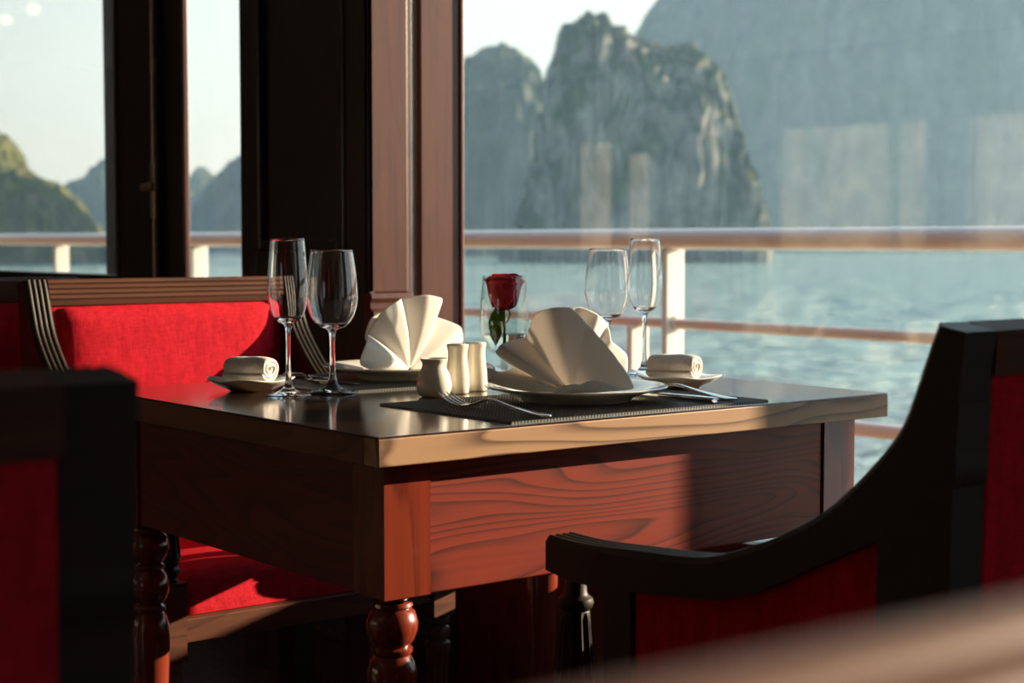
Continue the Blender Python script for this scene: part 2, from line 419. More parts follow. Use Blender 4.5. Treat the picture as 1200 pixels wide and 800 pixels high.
# pillar beside the table (its lit face looks towards -y)
pil = empty('trim_1', (0.94, 1.55, 0)); struct(pil, 'dark mahogany pillar with a sunken panel behind the table', 'pillar')
def PB(): return MB()
def pbuild(mb, name, mat, bevel=0.003):
    mb.v = [(x-0.94, y-1.55, z) for x, y, z in mb.v]
    return mb.build(name, mat, pil, bevel=bevel)
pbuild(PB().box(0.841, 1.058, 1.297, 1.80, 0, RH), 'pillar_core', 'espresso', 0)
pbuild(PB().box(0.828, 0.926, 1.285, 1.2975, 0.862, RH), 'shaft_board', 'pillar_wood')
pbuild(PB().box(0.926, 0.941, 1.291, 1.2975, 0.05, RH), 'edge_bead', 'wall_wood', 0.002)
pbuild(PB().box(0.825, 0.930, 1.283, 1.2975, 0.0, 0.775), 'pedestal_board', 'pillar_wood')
pbuild(PB().prism([(1.2975, 0.862), (1.273, 0.862), (1.269, 0.852), (1.275, 0.842), (1.275, 0.832), (1.263, 0.824), (1.261, 0.808), (1.271, 0.798), (1.279, 0.793), (1.279, 0.782), (1.283, 0.775), (1.2975, 0.775)], 0.825, 0.928), 'pedestal_moulding', 'pillar_wood', 0.001)
# panelled side of the pillar: stiles, rails, moulding, sunken field; its shade put into darker wood
for (y0, y1) in ((1.285, 1.370), (1.744, 1.814)):
    pbuild(PB().box(0.828, 0.842, y0, y1, 0.0, RH), 'panel_stile', 'espresso')
for (z0, z1) in ((0.0, 0.12), (0.72, 0.945), (RH-0.12, RH)):
    pbuild(PB().box(0.828, 0.842, 1.370, 1.744, z0, z1), 'panel_rail', 'espresso')
for (z0, z1) in ((0.945, RH-0.12), (0.12, 0.72)):
    for (a, c, d, e_) in ((1.370, 1.396, z0, z1), (1.718, 1.744, z0, z1), (1.396, 1.718, z0, z0+0.025), (1.396, 1.718, z1-0.025, z1)):
        pbuild(PB().box(0.822, 0.842, a, c, d, e_), 'panel_moulding', 'espresso', 0.006)
# window frame jamb next to the pillar
jam = empty('trim_2', (1.01, 1.305, 0)); struct(jam, 'mahogany window jamb standing against the pillar', 'trim')
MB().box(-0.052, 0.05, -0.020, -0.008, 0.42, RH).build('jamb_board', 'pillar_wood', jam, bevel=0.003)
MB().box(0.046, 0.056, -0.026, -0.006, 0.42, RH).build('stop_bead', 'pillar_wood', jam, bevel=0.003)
# post and frame of the casement beyond the pillar
post = empty('trim_3', (0.95, 2.36, 0)); struct(post, 'dark window post with a thin sunlit reddish edge', 'trim')
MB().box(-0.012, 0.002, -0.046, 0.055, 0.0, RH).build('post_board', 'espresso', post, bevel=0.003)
MB().box(-0.010, 0.004, -0.052, -0.0455, 0.0, RH).build('edge_board', 'pillar_wood', post, bevel=0.002)  # lighter wood strip, the sunlit edge put into its colour

def window(name, y0, y1, z0, z1, x, label, fw_, mat='espresso', dep=0.05, pane=True):
    r_ = empty(name, (x, (y0+y1)/2, z0)); struct(r_, label, 'window')
    hw = (y1-y0)/2; hh = z1-z0
    for (a, c, d, e_, nm) in ((-hw, -hw+fw_[0], 0, hh, 'frame_stile'), (hw-fw_[1], hw, 0, hh, 'frame_stile'), (-hw+fw_[0], hw-fw_[1], 0, fw_[2], 'frame_rail'), (-hw+fw_[0], hw-fw_[1], hh-fw_[3], hh, 'frame_rail')):
        if c-a > 1e-4 and e_-d > 1e-4: MB().box(-dep/2, dep/2, a, c, d, e_).build(nm, mat, r_, bevel=0.004)
    MB().box(-0.003, 0.003, -hw+fw_[0], hw-fw_[1], fw_[2], hh-fw_[3]).build('pane', 'pane', r_)
    return r_
window('window_1', -0.60, 1.284, 0.42, 2.2, 0.935, 'large clear window beside the table with faint mirrored windows in it', (0.1, 0.0, 0.06, 0.05), dep=0.03)
window('window_2', 1.80, 2.73, 0.42, 2.2, 1.09, 'narrow window between the panelled pillar and the dark post', (0.0, 0.0, 0.06, 0.05))
w3 = window('window_3', 2.416, 5.0, 0.80, 2.2, 0.945, 'casement window at far left with a dark wide frame and latch', (0.235, 0.2, 0.075, 0.06), dep=0.06)
window('window_4', 5.3, 7.1, 0.80, 2.2, 0.945, 'second casement window further along the sea wall', (0.1, 0.1, 0.075, 0.06))
window('window_5', -2.6, -1.45, 0.42, 2.2, 0.97, 'tall clear window towards the camera side of the sea wall', (0.06, 0.02, 0.06, 0.05))
window('window_6', -4.3, -3.0, 0.42, 2.2, 0.97, 'tall clear window behind the camera on the sea wall', (0.06, 0.06, 0.06, 0.05))
MB().box(-0.034, -0.028, -1.068, -1.05, 0.0, 1.4).build('frame_bead', 'wall_wood', w3)
# deck post at the railing, which shades the end of the table
struct(MB().box(2.66, 2.86, -0.614, -0.57, -0.06, 2.6).build('trim_4', 'white_paint', bevel=0.006), 'white deck post at the railing outside the window', 'post')
# latch on the casement
lt = empty('window_latch', (0.912, 2.425, 1.10)); tag(lt, 'brass espagnolette latch with long rod on the dark casement frame', 'latch')
MB().tube([(0, 0, -0.9), (0, 0, 1.05)], 0.0055, 10).build('rod', 'brass', lt, 40)
lk_ = MB().box(-0.006, 0.004, -0.012, 0.012, -0.075, 0.075).build('lock_plate', 'brass', lt, bevel=0.003)
hd = MB().lathe([(0.0, 0.0), (0.011, 0.002), (0.013, 0.010), (0.008, 0.016), (0.006, 0.03), (0.0, 0.031)], 16).build('knob', 'brass', lk_, 40, loc=(-0.006, 0, 0.008))
hd.rotation_euler = (0, -PI/2, 0)
MB().box(-0.022, -0.012, 0.0, 0.036, -0.004, 0.012).build('handle', 'brass', lk_, bevel=0.004)
MB().box(-0.004, 0.004, -0.009, 0.009, 0.30, 0.34).build('rod_guide', 'brass', lt, bevel=0.002)

# panes in the far wall
for i, (y0, y1, z0, z1) in enumerate(ow):
    window('window_%d' % (7+i), y0, y1, z0, z1, RX0-0.05, 'window in the far wall, %s' % ['fifth from the back end', 'third from the back end', 'narrow pane second from the back end', 'narrow pane nearest the back end', 'sixth from the back end', 'alone behind the camera'][i], (0.03, 0.03, 0.03, 0.03))
# ceiling lamps: two mirrored globes, three unseen ones added as fill light
def ceiling_lamp(x, y, lab, watts):
    r_ = empty('ceiling_lamp', (x, y, RH)); tag(r_, lab, 'lamp', 'ceiling lamps')
    MB().lathe([(0.075, 0.0), (0.075, -0.05), (0.055, -0.055), (0.055, -0.01)], 24).lathe([(0.0, -0.02), (0.008, -0.02), (0.008, -0.09), (0.0, -0.09)], 12).build('lamp_housing', 'white_paint', r_, 40)
    MB().lathe([(0.0, -0.145), (0.02, -0.142), (0.036, -0.125), (0.040, -0.105), (0.034, -0.085), (0.0, -0.075)], 24).build('lamp_globe', 'lamp', r_, 40)
    if not watts: return
    ld = bpy.data.lights.new('lamp_light', 'POINT'); ld.energy = watts; ld.color = (1.0, 0.80, 0.60); ld.shadow_soft_size = 0.05
    lo = bpy.data.objects.new('lamp_light', ld); COL.objects.link(lo); lo.parent = r_; lo.location = (0, 0, -0.22)
ceiling_lamp(-1.0, 8.06, 'warm ceiling globe far along the room, the nearer of two mirrored in the glass', 0)
ceiling_lamp(-1.05, 8.62, 'warm ceiling globe far along the room, the farther of two mirrored in the glass', 0)
ceiling_lamp(-0.75, 0.25, 'added unseen ceiling globe nearest the laid table, warm fill light', 0.8)
ceiling_lamp(-0.75, 2.65, 'added unseen ceiling globe beyond the sunlit chair, warm fill light', 1.0)
ceiling_lamp(-3.2, 0.25, 'added unseen ceiling globe in the middle of the room, warm fill light', 1.0)

# ------------------------------------------------------------------ outside: deck, railing, sea, islands
struct(MB().box(1.12, 3.0, -8, 16, -0.2, -0.06).build('side_deck', 'deck'), 'narrow teak side deck outside the windows', 'deck')
rl = empty('ship_railing', (2.8, 4.0, -0.06)); tag(rl, 'ship railing with pale wooden top rail and white posts', 'railing')
def rail_prof(cx, cz, hx, hz, mat, name):
    pts = []
    for k in range(20):
        a = 2*PI*k/20; c, s_ = math.cos(a), math.sin(a)
        pts.append((cx+hx*math.copysign(abs(c)**0.7, c), cz+hz*math.copysign(abs(s_)**0.7, s_)))
    n_ = len(pts)
    v = [(x, -12.0, z) for x, z in pts] + [(x, 12.0, z) for x, z in pts]
    f = [(i, (i+1) % n_, (i+1) % n_+n_, i+n_) for i in range(n_)] + [tuple(range(n_)), tuple(range(2*n_-1, n_-1, -1))]
    return MB().add(v, f).build(name, mat, rl, 50)
rail_prof(0, 0.06+0.972, 0.06, 0.035, 'teak', 'top_rail')
rail_prof(0, 0.06+0.693, 0.02, 0.018, 'teak', 'middle_rail')
rail_prof(0, 0.06+0.412, 0.022, 0.022, 'teak', 'lower_rail')
for k in range(-6, 7):
    y = 2.462-4.0+1.68*k
    po_ = MB().box(-0.042, 0.042, y-0.012, y+0.012, 0, 1.0).build('post', 'white_paint', rl, bevel=0.006)
    MB().box(-0.042, 0.042, y+0.16, y+0.184, 0, 0.74).build('post_brace', 'white_paint', rl, bevel=0.006)
    MB().lathe([(0.0, -0.03), (0.026, -0.03), (0.028, 0.0), (0.026, 0.03), (0.0, 0.03)], 16, ).build('rail_collar', 'white_paint', po_, 50, loc=(0, y, 0.752)).rotation_euler = (PI/2, 0, 0)

FW = Vector((math.sin(YAW), math.cos(YAW), 0)); RT = Vector((math.cos(YAW), -math.sin(YAW), 0))
SEA = -5.0
sea = MB().add([(-3000, -3000, SEA), (3000, -3000, SEA), (3000, 3000, SEA), (-3000, 3000, SEA)], [(0, 1, 2, 3)]).build('sea', 'sea')
tag(sea, 'rippling teal sea around the ship', 'water', kind='stuff')

def island(name, prof, dist, thick, seed, mat, label, fdir=FW, rdir=RT, rough=1.0, nu=200, nv=46, pw=0.42):
    us = [p[0] for p in prof]
    def H(u):
        for (a, h0), (c, h1) in zip(prof, prof[1:]):
            if a <= u <= c:
                t = (u-a)/(c-a); return h0+(h1-h0)*t
        return 0
    u0, u1 = us[0], us[-1]; W = u1-u0
    hmax = max(p[1] for p in prof)
    off = Vector((seed*37.1, seed*11.3, seed*5.7))
    cen = Vector((CAM.x, CAM.y, 0)) + fdir*dist
    base = cen + rdir*((u0+u1)/2); base.z = SEA
    v = []
    for i in range(nu+1):
        t = i/nu; u = u0+W*t; h = max(H(u), 0.0) - SEA
        T = thick*(0.25+0.75*math.sin(PI*t)**0.5)
        for j in range(nv+1):
            q = PI*j/nv
            d = -math.cos(q)*T; z = h*max(math.sin(q), 0)**pw
            s_ = 14.0/hmax
            P = Vector((u*s_*0.9, d*s_, z*s_*0.35))+off
            n_ = noise.fractal(P*0.45, 0.9, 2.1, 6) * rough
            n2_ = noise.fractal(P*1.7+off, 0.8, 2.0, 4) * rough
            amp = hmax*0.10
            d2 = d - amp*(n_*1.2+n2_*0.45)*math.cos(q)**2*(1 if d < 0 else -1) - amp*0.6*n2_*math.sin(q)
            z2 = z + hmax*0.028*(n_+n2_*0.8)*min(1, z/(hmax*0.15))
            uu = u + hmax*0.03*noise.noise(P*1.3+off)
            p = cen + rdir*uu + fdir*d2
            v.append((p.x-base.x, p.y-base.y, z2 if 0 < j < nv else -3))
    f = [(i*(nv+1)+j, (i+1)*(nv+1)+j, (i+1)*(nv+1)+j+1, i*(nv+1)+j+1) for i in range(nu) for j in range(nv)]
    o_ = MB().add(v, f).build(name, mat, smooth=180, loc=base)
    tag(o_, label, 'island')
    return o_
island('karst_island', [(-3, -4), (0, 2.0), (5, 19.6), (9, 38.0), (10, 47.1), (13, 56.7), (21, 62.4), (27, 58.5), (33, 54.4), (39, 52.8), (47, 53.3), (54, 48.3), (58, 40.3), (60, 31.1), (64, 19.6), (67, 8.1), (70, -4)], 450, 26, 1, 'karst', 'steep limestone island with pale cliff streaks and green crest', nu=260, nv=60)
island('karst_island', [(-54, -4), (-51, 1.0), (-38, 42.5), (-29, 58.3), (-18, 66.1), (-11, 70.8), (-3, 71.8), (6, 68.3), (10, 63.0), (14, 52.0), (21, 26.7), (28, -4)], 620, 40, 2, 'far_hill', 'bluish rounded limestone island left of the steep cliff island')
island('karst_mountain', [(38, -4), (42, 1.0), (51, 61.3), (60, 93.3), (68, 109.2), (72, 121.5), (80, 128.8), (96, 136.5), (119, 150.1), (151, 165.9), (183, 175.0), (220, 170.5), (252, 179.5), (298, 165.9), (344, 138.8), (391, 102.4), (445, -4)], 900, 90, 3, 'far_hill', 'huge hazy mountain island filling the upper right behind the cliff')
island('scrub_hill', [(-186, -4), (-172, 22.7), (-155, 32.3), (-142, 31.2), (-131, 29.1), (-127, 25.9), (-125, 20.5), (-120, 16.7), (-114, 14.1), (-110, 9.8), (-107, 5.1), (-103, -4)], 420, 22, 4, 'green_hill', 'green scrubby hill sloping to the shore at far left')
island('far_island', [(-300, -4), (-277, 27.1), (-264, 35.8), (-252, 39.9), (-245, 47.6), (-237, 51.7), (-231, 49.6), (-221, 34.8), (-206, 16.9), (-196, -4)], 1000, 40, 5, 'far_hill', 'pale distant peak seen beside the green hill')
island('far_island', [(-240, -4), (-223, 24.1), (-213, 42.1), (-205, 50.0), (-198, 43.8), (-189, 32.5), (-173, -4)], 1100, 30, 6, 'far_hill', 'faintest distant hill left in the narrow window')
island('far_island', [(-170, -4), (-157, 23.2), (-147, 36.2), (-137, 43.6), (-126, 51.4), (-109, 57.9), (-87, 49.3), (-65, 27.5), (-42, -4)], 850, 40, 7, 'far_hill', 'blue distant island rising to the right in the narrow window')
# sunlit cliffs on the other side of the ship, seen mirrored in the glass
F2 = Vector((-math.sin(math.radians(47)), math.cos(math.radians(47)), 0)); R2 = Vector((F2.y, -F2.x, 0))
island('karst_island', [(-190, -4), (-170, 45), (-110, 70), (-40, 60), (20, 78), (80, 66), (140, 74), (170, 40), (195, -4)], 330, 40, 8, 'sunlit_cliff', 'sunlit cliff island on the other side of the ship, mirrored in the glass', fdir=F2, rdir=R2)

# sea haze
m = bpy.data.materials.new('sea_haze'); m.use_nodes = True; nt = m.node_tree; nt.nodes.clear()
oo = nt.nodes.new('ShaderNodeOutputMaterial'); sc_ = nt.nodes.new('ShaderNodeVolumeScatter')
sc_.inputs['Color'].default_value = (0.40, 0.68, 1.0, 1); sc_.inputs['Density'].default_value = 0.00056; sc_.inputs['Anisotropy'].default_value = 0.15
nt.links.new(sc_.outputs[0], oo.inputs['Volume']); M['haze'] = m
hz = MB().box(-700, 700, 0, 1150, -0.5, 270).build('sea_haze', 'haze', loc=Vector((CAM.x, CAM.y, SEA)) + FW*120)
hz.rotation_euler = (0, 0, -YAW)
tag(hz, 'thin blue sea haze between the ship and the islands', 'haze', kind='stuff')

# ------------------------------------------------------------------ table
TX, TY, TZ = 0.88, 0.77, 0.75
tb = empty('dining_table', (TX/2, TY/2, 0)); tag(tb, 'square wooden dining table with turned legs, laid for two', 'table')
def T(mb):
    mb.v = [(x-TX/2, y-TY/2, z) for x, y, z in mb.v]; return mb
T(MB().box(0.03, TX-0.03, 0.03, TY-0.03, 0.7155, 0.7475)).build('tabletop_core', 'table_apron', tb)
for (a_, c_, d_, e_, mt_) in ((0, TX, 0, 0.03, 'table_edge'), (0, TX, TY-0.03, TY, 'table_edge'), (0, 0.03, 0.03, TY-0.03, 'table_edge_y'), (TX-0.03, TX, 0.03, TY-0.03, 'table_edge_y')):
    T(MB().box(a_, c_, d_, e_, 0.7155, 0.7475)).build('edge_board', mt_, tb, bevel=0.0015)
T(MB().box(0.0005, TX-0.0005, 0.0005, TY-0.0005, 0.7475, TZ)).build('tabletop', 'table_top', tb, bevel=0.001)
BL = 0.065
ix0, ix1, iy0, iy1 = 0.0277, 0.843, 0.030, 0.740
T(MB().box(ix0+BL+0.0, ix1-BL-0.003, iy0+0.003, iy0+0.023, 0.556, 0.7155)).build('apron', 'table_apron', tb, bevel=0.002)
T(MB().box(ix0+BL, ix1-BL, iy1-0.023, iy1-0.003, 0.556, 0.7155)).build('apron', 'table_apron', tb, bevel=0.002)
T(MB().box(ix0+0.003, ix0+0.023, iy0+BL, iy1-BL-0.004, 0.556, 0.7155)).build('apron', 'table_apron_y', tb, bevel=0.002)
T(MB().box(ix1-0.023, ix1-0.003, iy0+BL, iy1-BL, 0.556, 0.7155)).build('apron', 'table_apron_y', tb, bevel=0.002)
LP = [(0.0, 0.0), (0.016, 0.0), (0.019, 0.02), (0.021, 0.05), (0.017, 0.06), (0.023, 0.066), (0.023, 0.074), (0.018, 0.08), (0.0195, 0.15), (0.024, 0.25), (0.0285, 0.345), (0.0295, 0.38), (0.028, 0.402), (0.024, 0.416), (0.0215, 0.420), (0.024, 0.424), (0.024, 0.428), (0.020, 0.432),
      (0.026, 0.440), (0.0295, 0.452), (0.0295, 0.464), (0.026, 0.476), (0.021, 0.483), (0.024, 0.487), (0.024, 0.491), (0.020, 0.494), (0.0255, 0.501), (0.030, 0.513), (0.0305, 0.522), (0.027, 0.534), (0.022, 0.539), (0.0245, 0.542), (0.0235, 0.546), (0.0195, 0.549), (0.0225, 0.552), (0.0225, 0.558)]
for (cx, cy_) in ((ix0+BL/2, iy0+BL/2), (ix1-BL/2, iy0+BL/2), (ix0+BL/2, iy1-BL/2), (ix1-BL/2, iy1-BL/2)):
    lg = MB().lathe(LP, 40).box(-BL/2, BL/2, -BL/2, BL/2, 0.556, 0.7155)
    lg.build('leg', 'table_leg', tb, 38, loc=(cx-TX/2, cy_-TY/2, 0))

# ------------------------------------------------------------------ armchair (front towards +y, origin at the floor)
def make_chair():
    root = empty('armchair')
    HW, FWD = 0.2825, 0.045
    st = [((.288,.639),(.288,.600)), ((.229,.638),(.235,.594)), ((.146,.643),(.152,.598)), ((.068,.648),(.072,.606)), ((.02,.657),(.014,.613)),
          ((-.049,.683),(-.042,.632)), ((-.113,.717),(-.102,.662)), ((-.163,.759),(-.180,.700)), ((-.201,.801),(-.258,.745)), ((-.219,.84),(-.265,.81)), ((-.232,.875),(-.270,.86)), ((-.242,.899),(-.274,.892))]
    # finer stations
    def cr(a, b_, c, d, t): return 0.5*((2*b_)+(-a+c)*t+(2*a-5*b_+4*c-d)*t*t+(-a+3*b_-3*c+d)*t**3)
    fine = []
    for i in range(len(st)-1):
        A = [st[max(i-1, 0)], st[i], st[i+1], st[min(i+2, len(st)-1)]]
        for q in range(4):
            t = q/4
            fine.append(tuple((cr(*[s_[k][0] for s_ in A], t), cr(*[s_[k][1] for s_ in A], t)) for k in (0, 1)))
    fine.append(st[-1])
    # cross-section across the width: four reeds on the upper face
    NR, SUBD = 4, 6
    sec = []
    for k in range(NR*SUBD+1):
        s_ = k/(NR*SUBD); ph = (s_*NR) % 1.0
        hgt = 0.0032*abs(math.sin(PI*ph))**0.6 if 0 < k < NR*SUBD else 0.0
        sec.append((0.003+s_*(FWD-0.006), hgt))
    for sx in (-1, 1):
        mb = MB(); v = []; f = []
        ns = len(sec)+4
        for i, (u_, l_) in enumerate(fine):
            nx = fine[min(i+1, len(fine)-1)][0]; pv = fine[max(i-1, 0)][0]
            ty, tz = nx[0]-pv[0], nx[1]-pv[1]; L = math.hypot(ty, tz) or 1
            ny, nz = tz/L, -ty/L         # points up/forward for a path that runs backwards
            if i == len(fine)-1: pass
            v.append((sx*(HW), l_[0], l_[1]))
            v.append((sx*HW, u_[0]-ny*0.007, u_[1]-nz*0.007))
            for (xo, hh) in sec: v.append((sx*(HW-xo), u_[0]+ny*(hh-0.003), u_[1]+nz*(hh-0.003)))
            v.append((sx*(HW-FWD), u_[0]-ny*0.007, u_[1]-nz*0.007))
            v.append((sx*(HW-FWD), l_[0], l_[1]))
        for i in range(len(fine)-1):
            for k in range(ns):
                f.append((i*ns+k, i*ns+(k+1) % ns, (i+1)*ns+(k+1) % ns, (i+1)*ns+k))
        f.append(tuple(range(ns))); f.append(tuple((len(fine)-1)*ns+k for k in range(ns)))
        mb.add(v, f); mb.build('arm', 'chair_wood', root, 35)
        x0, x1 = sorted((sx*HW, sx*(HW-FWD)))
        MB().prism([(-.2685,.83),(-.25,.83),(-.215,.74),(-.182,.7045),(-.178,.32),(-.205,.0),(-.25,.0),(-.2545,.32),(-.2625,.745)], x0+0.0001, x1-0.0001).build('rear_leg', 'chair_wood', root)
        # front leg: fluted and turned below, block at the rail, fluted arm post above
        cx = sx*(HW-0.0225); cyf = 0.262
        lp = [(0.0, 0.0), (0.012, 0.0), (0.014, 0.01), (0.015, 0.025), (0.011, 0.03), (0.012, 0.035)]
        lp += [(0.0125+0.0085*t/12, 0.036+0.212*t/12) for t in range(13)]
        lp += [(0.0215, 0.249), (0.0225, 0.252), (0.0225, 0.262), (0.017, 0.266), (0.017, 0.269), (0.0215, 0.274), (0.0225, 0.281), (0.0205, 0.289), (0.016, 0.292), (0.016, 0.295), (0.0215, 0.299), (0.0215, 0.307), (0.017, 0.311), (0.017, 0.314)]
        MB().lathe(lp, 64, flute=(0.037, 0.247, 10, 0.0045)).box(-0.0225, 0.0225, -0.0225, 0.0225, 0.312, 0.435).build('front_leg', 'rail_wood', root, 38, loc=(cx, cyf, 0))
        ap = [(0.0, 0.434), (0.018, 0.434), (0.018, 0.439), (0.014, 0.442), (0.021, 0.449), (0.0215, 0.455), (0.016, 0.461), (0.020, 0.465), (0.020, 0.470), (0.0225, 0.472)]
        ap += [(0.0225-0.0065*t/10, 0.473+0.082*t/10) for t in range(11)]
        ap += [(0.0155, 0.556), (0.019, 0.560), (0.0205, 0.565), (0.019, 0.570), (0.0145, 0.573), (0.0130, 0.576), (0.0115, 0.590), (0.0115, 0.600)]
        MB().lathe(ap, 64, flute=(0.474, 0.554, 10, 0.0045)).build('arm_post', 'chair_wood', root, 38, loc=(cx, cyf, 0))
        # side panel: upright, lower rail and upholstered field
        MB().box(x0+0.006, x1-0.006, 0.152, 0.198, 0.36, 0.601).build('panel_upright', 'chair_wood', root, bevel=0.002)
        low = [(.154,.603), (.072,.610), (.014,.618), (-.042,.636), (-.102,.667), (-.182,.706)]
        poly = low + [(-.182, .38), (.154, .38)]
        MB().prism(poly, x0+0.012, x1-0.012).build('side_panel', 'red', root, bevel=0.003)
        MB().box(x0+0.004, x1-0.004, -0.20, 0.24, 0.337, 0.382).build('side_rail', 'rail_wood', root, bevel=0.002)
    MB().box(-HW+0.045, HW-0.045, 0.252, 0.278, 0.337, 0.375).build('front_rail', 'rail_wood', root, bevel=0.002)
    MB().box(-HW+0.045, HW-0.045, -0.245, -0.21, 0.337, 0.39).build('rear_rail', 'chair_wood', root, bevel=0.002)
    # top rail with four reeds on its front
    prof = [(-.274, .892), (-.2735, .866), (-.2715, .852)]
    fr = []
    z0, z1 = 0.862, 0.899
    for k in range(NR*SUBD+1):
        s_ = k/(NR*SUBD); ph = (s_*NR) % 1.0
        hgt = 0.0032*abs(math.sin(PI*ph))**0.6 if 0 < k < NR*SUBD else 0
        z = z0+(z1-z0)*s_; y = -.232 - (.010)*s_
        fr.append((y + hgt-0.002, z))
    MB().prism(prof + [(-.236, .852)] + fr, -HW+FWD-0.001, HW-FWD+0.001).build('top_rail', 'reed_wood', root, 35)
    # upholstered back: front cushion and rear panel
    def cushion(u, w_):
        x = (u*2-1); z = w_
        ex = max(0.0, 1-abs(x)**8)**0.5; ez = max(0.0, 1-abs(2*z-1)**10)**0.5
        zz = 0.43+(0.863-0.43)*z; yb = -.205-0.035*z
        return (x*(HW-FWD-0.001), yb-0.02+0.034*min(ex, ez)+0.004*(1-x*x), zz)
    bc = MB().grid(cushion, 24, 20)
    bc.build('back_cushion', 'red', root, 180, merge=False)
    MB().prism([(-.2685, .853), (-.2545, .39), (-.225, .39), (-.240, .853)], -HW+FWD+0.0, HW-FWD-0.0).build('back_panel', 'red', root, bevel=0.003)
    for sx in (-1, 1):
        x0, x1 = sorted((sx*(HW-0.0005), sx*(HW-FWD)))
    # seat cushion
    def seat(u, w_):
        x = u*2-1; y = w_*2-1
        e1 = max(0.0, 1-abs(x)**10)**0.5; e2 = max(0.0, 1-abs(y)**10)**0.5
        return (x*(HW-0.046), 0.026+y*0.232, 0.376+0.062*min(e1, e2)+0.014*(1-x*x)*(1-y*y))
    sc__ = MB().grid(seat, 28, 28)
    b4 = [(-(HW-0.046), 0.026-0.232), (HW-0.046, 0.026-0.232), (HW-0.046, 0.258), (-(HW-0.046), 0.258)]
    so_ = sc__.build('seat', 'red', root, 180)
    MB().box(-(HW-0.047), HW-0.047, -0.2, 0.252, 0.355, 0.377).build('seat_board', 'chair_wood', root)
    return root
ch = make_chair()
put(ch, (0.4025, 1.078, 0), PI)
tag(ch, 'armchair with sunlit red back facing the camera across the table', 'chair', 'armchairs of the dining room')
def chair(loc, rz, label):
    c = copy_tree(ch); put(c, loc, rz); tag(c, label, 'chair', 'armchairs of the dining room'); return c
chair((0.4325, -0.40, 0), 0, 'dark armchair at right seen from behind, its arm sweeping down before the table')
chair((-0.896, -0.415, 0), 0, 'dark blurred armchair back in the left foreground')
chair((-0.65, -1.595, 0), PI, 'blurred reeded chair top rail across the lower right corner')
chair((0.04, 1.80, 0), 0, 'shaded dark red armchair at the left edge behind the sunlit one')

# ------------------------------------------------------------------ table ware
def placemat(loc, rz, label):
    n_ = 88; W, D = 0.445, 0.285
    v = []; f = []
    for k in range(2*n_+1):
        x = -W/2+W*k/(2*n_); z = 0.0016 if k % 2 == 0 else 0.0030
        v += [(x, -D/2, 0), (x, -D/2, z), (x, D/2, z), (x, D/2, 0)]
    for k in range(2*n_):
        a = 4*k
        f += [(a, a+1, a+5, a+4), (a+1, a+2, a+6, a+5), (a+2, a+3, a+7, a+6), (a+3, a, a+4, a+7)]
    f += [(0, 3, 2, 1), (8*n_, 8*n_+1, 8*n_+2, 8*n_+3)]
    o_ = MB().add(v, f).build('placemat', 'mat'); put(o_, loc, rz); tag(o_, label, 'placemat', 'woven placemats'); return o_
placemat((0.4235, 0.1575, TZ), 0, 'charcoal woven placemat at the near table edge under the fork')
placemat((0.46, 0.622, TZ), PI, 'charcoal woven placemat on the far side below the sunlit napkin')
MT = TZ+0.003
def dinner_plate(loc, label):
    pr = [(0.0, 0.004), (0.062, 0.004), (0.066, 0.0), (0.074, 0.0), (0.078, 0.005), (0.100, 0.0125), (0.121, 0.0175), (0.1245, 0.0188), (0.1250, 0.0200), (0.1240, 0.0208), (0.120, 0.0203), (0.100, 0.0155), (0.083, 0.0105), (0.078, 0.0085), (0.0, 0.0075)]
    o_ = MB().lathe(pr, 72).build('dinner_plate', 'ceramic', None, 50); o_.location = loc
    tag(o_, label, 'plate', 'dinner plates'); return o_
PL1, PL2 = (0.436, 0.172), (0.462, 0.632)
dinner_plate((*PL1, MT), 'white dinner plate under the shaded napkin near the front edge')
dinner_plate((*PL2, MT), 'white dinner plate under the bright napkin on the far side')

def fan(mb, pts, nr=7, base=0.002, lean=0.0, yoff=0.0, cx=0.0, sx=1.0):
    """pleated fan: pts = (angle deg, radius, offset at the tip); in the local xz plane, offsets along y"""
    fine = []
    for i in range(len(pts)-1):
        for q in range(4):
            t = q/4; s_ = t
            fine.append([pts[i][k]+(pts[i+1][k]-pts[i][k])*s_ for k in range(3)])
    fine.append(list(pts[-1]))
    def fn(u, w_):
        a, R, of = fine[round(u*(len(fine)-1))]
        r_ = base+(R-base)*w_
        x = sx*r_*math.cos(math.radians(a)); z = max(0.0, r_*math.sin(math.radians(a)))
        y = yoff + of*w_ - 0.006*math.sin(PI*w_) + lean*z
        z += 0.0015; rr = math.hypot(cx+x, y)
        return (cx+x, y, max(z, 0.0022+max(0.0, (rr-0.070)*0.36)))
    mb.grid(fn, len(fine)-1, nr)
    return mb
def napkin(loc, rz, fans, label):
    mb = MB()
    for kw in fans: fan(mb, **kw)
    o_ = mb.build('folded_napkin', 'linen', None, 180, solid=0.0022, sub=1)
    put(o_, loc, rz); tag(o_, label, 'napkin', 'fan-folded napkins'); return o_
PZ = MT+0.0085
# far napkin: open fan turned towards the near diner
napkin((PL2[0]+0.020, PL2[1]+0.006, PZ), 0.24, [
    dict(pts=[(179, .072, .012), (166, .096, -.012), (151, .100, -.018), (132, .084, .018), (118, .112, -.010), (104, .119, -.018), (92, .114, .016), (80, .122, -.014), (68, .122, -.018), (56, .100, .016), (38, .106, -.012), (24, .098, -.010), (8, .084, .014), (1, .072, .018)], sx=1.38),
    dict(pts=[(140, .075, .0), (110, .092, .010), (80, .098, .0), (50, .088, .010), (25, .068, .0)], yoff=0.026, lean=0.1, sx=1.25)],
    'bright sunlit white napkin folded as a fan on the far plate')
